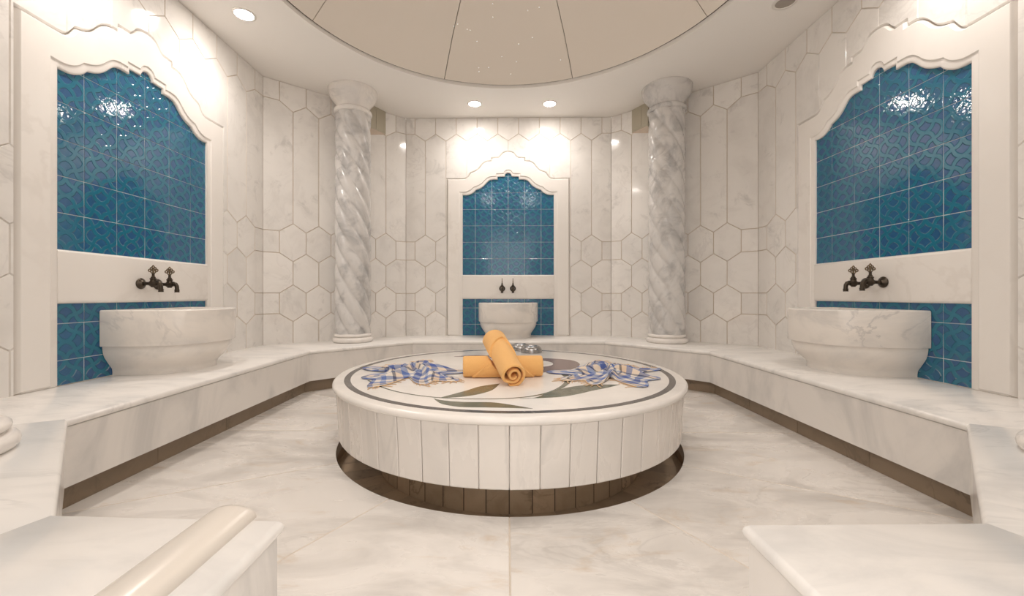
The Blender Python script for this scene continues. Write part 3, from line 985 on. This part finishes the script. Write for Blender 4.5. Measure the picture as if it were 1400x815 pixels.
# ------------------------------------------------------------------ wall speakers behind the columns
def speaker(sx, label):
    b = (Vector((CL[0] - CB[0], CL[1] - CB[1], 0))).normalized()      # from the back corner outwards
    nrm = Vector((-b.y if False else -0.0, 0, 0))
    nrm = Vector((b.y, -b.x, 0)); nrm = nrm if nrm.y < 0 else -nrm
    def W(s, d, z):
        p = Vector((CB[0], CB[1], 0)) + b * s + nrm * d
        return Vector((sx * p.x, p.y, z))
    o = empty('wall_speaker', (sx * CB[0], CB[1], 2.9), atan2(b.y, b.x) if sx > 0 else pi - atan2(b.y, b.x))
    Ri = Matrix.Rotation(-o.rotation_euler.z, 3, 'Z')
    tag(o, label, 'speaker', 'beige boxes up under the ceiling', 'thing')
    def quad_mesh(pts, faces, nm, mat):
        bm = bmesh.new(); vs = [bm.verts.new(Ri @ (p - o.location)) for p in pts]
        for f in faces: bm.faces.new([vs[i] for i in f])
        link(nm, bm, mat, o)
    s0, s1 = 0.272, 0.50
    zt = CH - 0.001
    pts = [W(s0, 0.002, zt), W(s1, 0.002, zt), W(s1, 0.10, zt), W(s0, 0.014, zt),
           W(s0, 0.002, 2.812), W(s1, 0.002, 2.755), W(s1, 0.10, 2.815), W(s0, 0.014, 2.815)]
    quad_mesh(pts, [(0, 1, 2, 3), (0, 1, 5, 4), (1, 2, 6, 5), (2, 3, 7, 6), (0, 3, 7, 4)], 'housing', M_SPEAK)
    quad_mesh([p.copy() for p in pts[4:]], [(0, 1, 2, 3)], 'underside', M_SPEAKB)
    e = 0.004
    n2 = (W(s1, 0.10, 0) - W(s0, 0.014, 0)).normalized()
    pf = Vector((n2.y, -n2.x, 0)); pf = pf if pf.y < 0 else -pf
    def F(t, z, d): return W(s0 + (s1 - s0) * t, 0.014 + 0.086 * t, z) + pf * d
    g = []
    for d in (0.001, e):
        g += [F(0.06, 2.83, d), F(0.62, 2.83, d), F(0.62, CH - 0.02, d), F(0.06, CH - 0.02, d)]
    quad_mesh(g, [(4, 5, 6, 7), (0, 1, 5, 4), (1, 2, 6, 5), (2, 3, 7, 6), (3, 0, 4, 7)], 'grille', M_SPEAK)
speaker(-1, 'small beige box under the ceiling behind the left twisted column')
speaker(1, 'small beige box under the ceiling behind the right twisted column')

# ------------------------------------------------------------------ rolled towels
def roll(name, L, R, label, loc, M, dent=None, flap=None, soft=0.0):
    """axis along local x"""
    turns = 2.3; r0 = 0.005
    th = (R - r0) / 3.3 * 0.92
    tl = 1 - 1 / turns
    NP = 110
    o = empty(name, loc)
    o.rotation_euler = M
    MW = Matrix.LocRotScale(Vector(loc), M if hasattr(M, 'order') else __import__('mathutils').Euler(M), None); MI = MW.inverted()
    tag(o, label, 'towel', 'rolled orange towels on the platform')
    xs = [-L / 2, -L / 2 + 0.003, -L / 2 + 0.009, -L / 2 + 0.02] + [-L / 2 + 0.02 + (L - 0.04) * i / 28 for i in range(1, 28)] + [L / 2 - 0.02, L / 2 - 0.009, L / 2 - 0.003, L / 2]
    th0 = radians(-70)
    def deform(x, y, z):
        if dent: z = dent(x, y, z)
        wp = MW @ Vector((x, y, z))
        if wp.z < PT + 0.0006: wp.z = PT + 0.0006
        return tuple(MI @ wp)
    def cs(x):
        e = min(x + L / 2, L / 2 - x)
        s = 1.0 if e >= 0.02 else (0.35 + 0.65 * sqrt(max(0, 1 - (1 - e / 0.02) ** 2)))
        o_, i_ = [], []
        for k in range(NP + 1):
            t = k / NP
            phi = th0 - 2 * pi * turns * (1 - t)
            if t < tl: rho = r0 + th + (R - 2.06 * th - r0) * t / tl
            else:
                v = min(1.0, (t - tl) / (1 - tl) / 0.16)
                rho = R - 1.06 * th + 1.06 * th * v * v * (3 - 2 * v)
            wob = 1 + 0.10 * sin(1.7 * phi + 1.0) * max(0, 1 - t / tl) * min(1, t * 4)
            mid = (rho - th / 2) * wob
            hw = th / 2 * s * (1 if t > 0.03 else 0.6)
            if t > 0.97: hw *= 1 - 0.5 * (t - 0.97) / 0.03
            o_.append((cos(phi) * (mid + hw), sin(phi) * (mid + hw)))
            i_.append((cos(phi) * max(0.001, mid - hw), sin(phi) * max(0.001, mid - hw)))
        return o_, i_
    bm = bmesh.new()
    rows = []
    for x in xs:
        a, b = cs(x)
        pts = a + b[::-1]
        rows.append([bm.verts.new(deform(x + 0.0012 * sin(7 * i * 0.3), y, z)) for i, (y, z) in enumerate(pts)])
    n = len(rows[0])
    for p, q in zip(rows, rows[1:]):
        for i in range(n): bm.faces.new((p[i], p[(i + 1) % n], q[(i + 1) % n], q[i]))
    for row in (rows[0], rows[-1]):
        for k in range(NP): bm.faces.new((row[k], row[k + 1], row[n - 2 - k], row[n - 1 - k]))
    link('roll', bm, M_TOWEL, o, 60)
    if flap:
        lo, hi, p0, p1 = flap
        bm = bmesh.new()
        NA, NB = 40, 46
        g = []
        for i in range(NA + 1):
            ph = p0 + (p1 - p0) * i / NA
            row = []
            a, b = lo(ph), hi(ph)
            b = max(b, a + 0.002)
            for j in range(NB + 1):
                t = j / NB
                x = a + (b - a) * t
                d = min(x - a if a > -L / 2 + 0.03 else 1, b - x if b < L / 2 - 0.03 else 1, (ph - p0) * R, (p1 - ph) * R)
                h = 0.0120 * min(1, sqrt(max(0, d) / 0.003)) * min(1.0, max(0.0, (x + L / 2 - soft) / 0.05) if soft else 1.0) - 0.0012
                if 0.014 < d < 0.020: h -= 0.0016
                r = R * 0.999 + h
                row.append(bm.verts.new(deform(x, r * cos(ph), r * sin(ph))))
            g.append(row)
        for a, b in zip(g, g[1:]):
            for j in range(NB): bm.faces.new((a[j], a[j + 1], b[j + 1], b[j]))
        link('flap', bm, M_TOWEL, o, 50)
    return o
# upper roll: from the near end on the stone up across the lower roll
A_ = Vector((0.019, 2.235, PT + 0.0655)); B_ = Vector((-0.091, 2.665, PT + 0.190))
dv = (B_ - A_); LU = dv.length + 0.06
mid = (A_ + B_) / 2 + dv.normalized() * -0.002
eul = dv.to_track_quat('X', 'Z').to_euler()
RU = 0.066
# lower roll
LLc = Vector((-0.036, 2.490, PT + 0.0615)); RL = 0.062; ang = 0.075
def dent_low(x, y, z):
    # world position of this point, pressed under the upper roll
    wx = LLc.x + x * cos(ang) - y * sin(ang); wy = LLc.y + x * sin(ang) + y * cos(ang); wz = LLc.z + z
    P = Vector((wx, wy, wz)); d = dv.normalized()
    t = (P - A_).dot(d); c = A_ + d * t
    rel = P - c
    dist = rel.length
    lim = RU + 0.008
    hz = hypot(rel.x, 0)
    if abs(rel.x) < lim * 1.02:
        zlim = c.z - sqrt(max(0.0, (lim * 1.02) ** 2 - rel.x ** 2)) * 1.04
        if wz > zlim:
            wz = zlim + (wz - zlim) * 0.02
            return max(wz - LLc.z, -RL + 0.001)
    return z
def sq(x, y, z): return (y, max(z, -RL + 0.0005) if z < 0 else z)
roll('rolled_towel', 0.47, RL, 'orange rolled towel lying flat crosswise beneath the other', LLc, (0, 0, ang), dent=dent_low,
     flap=(lambda p: -0.035 - 0.155 * max(0, (radians(-190) + 2 * pi - p) if False else (p - radians(110)) / radians(125)), lambda p: 0.035 + 0.155 * max(0, (p - radians(110)) / radians(125)), radians(110), radians(236)))
roll('rolled_towel', LU, RU, 'orange rolled towel propped across the flat one, spiral end facing forward', mid, eul,
     flap=(lambda p: (0.125 - 0.125 * (radians(108) - p) / radians(116)) if p < radians(108) else (0.125 - 0.20 * (p - radians(108)) / radians(78)), lambda p: LU / 2 - 0.022, radians(-8), radians(186)))

# ------------------------------------------------------------------ metal bowls
def bowl(loc, rot, label):
    bm = bmesh.new()
    prof = [(0.080, 0.0), (0.088, 0.0), (0.0895, 0.002), (0.0885, 0.005), (0.0885, 0.012), (0.088, 0.022), (0.084, 0.034), (0.077, 0.044), (0.066, 0.052), (0.056, 0.055), (0.050, 0.054), (0.046, 0.050), (0.03, 0.049), (0.018, 0.052), (0.006, 0.054)]
    lathe(bm, prof, 56, cap1=True)
    inner_ = [(0.080, 0.0), (0.083, 0.012), (0.079, 0.03), (0.062, 0.046), (0.02, 0.046)]
    lathe(bm, inner_, 56, cap1=True)
    o = link('metal_bowl', bm, M_STEEL, None, 50)
    o.location = loc; o.rotation_euler = rot
    tag(o, label, 'bowl', 'steel bowls behind the towels')
bowl((0.195, 3.545, PT + 0.0012), (0, 0, 0.4), 'upturned steel bowl on the platform, right one of the two')
bowl((0.104, 3.70, PT + 0.0012), (0, 0, 0), 'upturned steel bowl half hidden behind the propped towel')

# ------------------------------------------------------------------ crumpled checked cloths
def cloth(c, span, size, rot, label, seed, lobes, peak, top=0.062):
    """a woven rectangle gathered into a heap: grid points are drawn together, then the thread lengths
    are relaxed until the spare cloth has buckled into folds that lie on the stone"""
    rg = np.random.default_rng(seed)
    NU, NV = 64, 84
    U, V = np.meshgrid(np.linspace(-0.5, 0.5, NU), np.linspace(-0.5, 0.5, NV), indexing='ij')
    TH = np.arctan2(V, U)
    m = np.maximum(np.abs(U), np.abs(V)) + 1e-9
    R = np.sqrt(U ** 2 + V ** 2) / (m / 0.5) * 2        # how far the rim lies in this direction
    rho = m / 0.5
    sh = np.ones_like(TH)
    for k, (n, a, p) in enumerate(lobes): sh += a * np.cos(n * TH + p) * rho
    sh /= R ** 0.45
    X = span[0] / 2 * sh * (U / 0.5); Y = span[1] / 2 * sh * (V / 0.5)
    tw = 0.9 * np.exp(-(rho / 0.45) ** 2)
    X, Y = X * np.cos(tw) - Y * np.sin(tw), X * np.sin(tw) + Y * np.cos(tw)
    cr, sr = cos(rot), sin(rot)
    X, Y = X * cr - Y * sr, X * sr + Y * cr
    Z = np.zeros_like(X)
    for q in range(14):
        an = rg.uniform(0, pi); fr = rg.uniform(7, 20); ph = rg.uniform(0, 6.28)
        Z += rg.uniform(0.3, 1) / fr ** 0.6 * np.sin(fr * (U * cos(an) + V * sin(an)) + ph)
    Z = 0.008 + 0.075 * np.abs(Z) ** 1.2 + 0.045 * np.exp(-((U - peak[0]) ** 2 + (V - peak[1]) ** 2) / 0.02)
    P = np.stack([X, Y, Z], -1)
    du, dv = size[0] / (NU - 1), size[1] / (NV - 1)
    cons = []
    def add(di, dj, L, k, st=1):
        for o_ in (0, 1):
            if abs(di):
                ia = np.arange(o_ * max(1, abs(di)), NU - abs(di), 2 * abs(di)) if abs(di) == 1 else np.arange(o_, NU - 2, 1)
                ja = np.arange(max(0, -dj), NV - max(0, dj))
            else:
                ia = np.arange(NU)
                ja = np.arange(o_ * max(1, dj), NV - dj, 2 * dj) if dj == 1 else np.arange(o_, NV - 2, 1)
            A, B = np.meshgrid(ia, ja, indexing='ij')
            cons.append((A.ravel(), B.ravel(), A.ravel() + di, B.ravel() + dj, L, k))
    add(1, 0, du, 0.5); add(0, 1, dv, 0.5)
    dg = sqrt(du * du + dv * dv)
    add(1, 1, dg, 0.22); add(1, -1, dg, 0.22)
    rim = np.clip((rho - 0.80) / 0.2, 0, 1)
    P0 = P.copy()
    def lap(Q):
        S = Q.copy()
        S[1:-1] += 0.25 * (Q[2:] + Q[:-2] - 2 * Q[1:-1]); S[:, 1:-1] += 0.25 * (Q[:, 2:] + Q[:, :-2] - 2 * Q[:, 1:-1])
        return S
    for it in range(170):
        for a, b, a2, b2, L, k in cons:
            d = P[a2, b2] - P[a, b]
            l = np.linalg.norm(d, axis=1, keepdims=True) + 1e-9
            corr = d * (1 - L / l) * k * 0.5 * (1.0 if it < 150 else 0.6)
            P[a, b] += corr; P[a2, b2] -= corr
        P += 0.5 * (lap(P) - P)
        P[..., 2] -= 0.0007
        over = P[..., 2] > top
        P[..., 2] = np.where(over, top + (P[..., 2] - top) * 0.5, P[..., 2])
        P[..., 2] = np.maximum(P[..., 2], 0.0035)
        hold = 0.25 + 0.6 * rim
        P[..., :2] += (P0[..., :2] - P[..., :2]) * (hold * 0.12)[..., None]
    rr2 = np.hypot(P[..., 0], P[..., 1]); tt = np.arctan2(P[..., 1], P[..., 0]) + 2.2 * rr2
    fold = 0.5 + 0.5 * np.cos(7 * tt + lobes[0][2] * 3) * np.cos(3 * tt + 1.0)
    P[..., 2] = 0.0035 + (P[..., 2] - 0.0035) * 1.7 + 0.052 * np.exp(-(rr2 / 0.13) ** 2) * (0.35 + 0.85 * fold) + 0.030 * np.maximum(0, np.cos(5 * tt + lobes[1][2])) ** 2 * np.exp(-((rr2 - 0.15) / 0.09) ** 2)
    edge = np.clip((1 - rho) / 0.14, 0, 1)
    P[..., 2] = 0.0035 + (P[..., 2] - 0.0035) * (0.12 + 0.88 * edge)
    o = empty('checked_cloth', (c[0], c[1], PT))
    tag(o, label, 'cloth', 'crumpled checked bath cloths on the platform')
    bm = bmesh.new(); uvl = bm.loops.layers.uv.new('UVMap')
    g = [[bm.verts.new(P[i, j]) for j in range(NV)] for i in range(NU)]
    for i in range(NU - 1):
        for j in range(NV - 1):
            f = bm.faces.new((g[i][j], g[i + 1][j], g[i + 1][j + 1], g[i][j + 1]))
            for lp, (a, b) in zip(f.loops, ((i, j), (i + 1, j), (i + 1, j + 1), (i, j + 1))):
                lp[uvl].uv = (a * du / 0.30, b * dv / 0.30)
    s = link('fabric', bm, M_PLAID, o, 180)
    md = s.modifiers.new('thickness', 'SOLIDIFY'); md.thickness = 0.0018; md.offset = 1
    rd = random.Random(seed)
    for jj in (0, NV - 1):
        bm = bmesh.new()
        inr, edg, dirs = [], [], []
        for i in range(NU):
            p0 = Vector(P[i, jj]); q = Vector(P[i, 3 if jj == 0 else NV - 4])
            d = p0 - q; d.z = 0
            d = d.normalized() if d.length > 1e-4 else Vector((0, -1, 0))
            p0.z = max(p0.z, 0.0038) + 0.0006
            inr.append(bm.verts.new(p0 - d * 0.006)); edg.append(bm.verts.new(p0 + d * 0.001)); dirs.append(d)
        for i in range(NU - 1):
            bm.faces.new((inr[i], inr[i + 1], edg[i + 1], edg[i]))
            if i % 2: continue
            a, b, d = edg[i], edg[i + 1], dirs[i]
            sd = Vector((-d.y, d.x, 0)) * rd.uniform(-0.6, 0.6)
            ln = rd.uniform(0.030, 0.055)
            for k_, wd in ((0.25, 0.35), (0.55, 0.42), (0.8, 0.25), (1.0, 0.3)):
                m_ = (edg[i].co + edg[i + 1].co) / 2 + (d + sd * k_) * ln * k_
                hw = (edg[i + 1].co - edg[i].co) / 2 * wd
                hw = hw.normalized() * max(0.0016, min(hw.length, 0.003)) if hw.length > 1e-6 else Vector((0.0016, 0, 0))
                zz = max(0.0024, 0.0044 - 0.002 * k_)
                na = bm.verts.new((m_.x - hw.x, m_.y - hw.y, zz)); nb = bm.verts.new((m_.x + hw.x, m_.y + hw.y, zz))
                bm.faces.new((a, b, nb, na)); a, b = na, nb
        fr_ = link('fringe', bm, M_FRINGE, o, 60)
        md = fr_.modifiers.new('thickness', 'SOLIDIFY'); md.thickness = 0.0022; md.offset = 0
    return o
cloth((-0.60, 2.60), (0.50, 0.66), (0.68, 0.86), 0.35, 'crumpled blue checked cloth left of the orange towels', 4, [(5, 0.20, 0.4), (9, 0.24, 1.9), (3, 0.10, 2.2)], (0.05, 0.0))
cloth((0.61, 2.60), (0.50, 0.66), (0.68, 0.86), -0.5, 'crumpled blue checked cloth right of the orange towels', 11, [(5, 0.20, 2.0), (9, 0.24, 0.3), (3, 0.12, 0.9)], (0.15, 0.1))

# ------------------------------------------------------------------ downlights
LIT = (1.0, 0.925, 0.86)
def downlight(x, y, label, on=True, power=30.0, blend=None):
    o = empty('ceiling_downlight', (x, y, CH))
    tag(o, label, 'light', 'recessed round ceiling lights')
    bm = bmesh.new()
    lathe(bm, [(0.064, 0.001), (0.064, -0.003), (0.068, -0.007), (0.079, -0.007), (0.085, -0.003), (0.085, -0.0003)], 40)
    link('trim_ring', bm, M_CHROME, o, 60)
    bm = bmesh.new()
    lathe(bm, [(0.065, -0.002), (0.03, -0.003), (0.004, -0.003)], 32, cap1=True)
    link('lens', bm, M_LAMP if on else M_OFF, o, 60)
    if on:
        li = bpy.data.lights.new('downlight lamp', 'SPOT')
        li.energy = power; li.color = LIT; li.shadow_soft_size = 0.06
        li.spot_size = radians(154); li.spot_blend = 1.0
        lo = bpy.data.objects.new('downlight_lamp', li); COL.objects.link(lo)
        lo.parent = o; lo.location = (0, 0, -0.045)
PW = 33
downlight(-0.385, 4.785, 'lit ceiling light above the back niche, left of the two', power=PW * 0.7)
downlight(0.475, 4.795, 'lit ceiling light above the back niche, right of the two', power=PW * 0.7)
downlight(-2.07, 3.235, 'lit ceiling light above the left niche at the ceiling edge', power=PW)
downlight(2.075, 3.165, 'unlit ceiling light at the top edge above the right niche', on=False)
downlight(-2.07, 2.20, 'lit ceiling light out of frame above the near end of the left niche', power=PW)
downlight(2.075, 2.20, 'lit ceiling light out of frame above the near end of the right niche', power=PW)
downlight(-0.45, 0.93, 'lit ceiling light out of frame over the entrance, left one', power=PW)
downlight(0.42, 0.93, 'lit ceiling light out of frame over the entrance, right one', power=PW)

# ------------------------------------------------------------------ daylight of the hall behind the doorway
try: SC.cycles.diffuse_bounces = 8
except Exception: pass
w = bpy.data.worlds.new('hall'); SC.world = w; w.use_nodes = True
bg = w.node_tree.nodes['Background']
bg.inputs[0].default_value = (1.0, 0.95, 0.90, 1); bg.inputs[1].default_value = 2.6

# ------------------------------------------------------------------ camera
cam = bpy.data.cameras.new('camera'); co = bpy.data.objects.new('camera', cam); COL.objects.link(co)
co.location = (-0.0076, 0.0, EYE)
co.rotation_euler = (radians(90), 0, 0.0158)
cam.sensor_width = 36.0; cam.lens = 570.7 / 1400 * 36
cam.shift_x = (700 - 684.9) / 1400
cam.shift_y = -(407.5 - 403.8) / 1400
cam.clip_start = 0.02
SC.camera = co
vs = SC.view_settings
vs.view_transform = 'Standard'; vs.look = 'None'; vs.gamma = 1.0; vs.use_curve_mapping = False
vs.exposure = -0.02
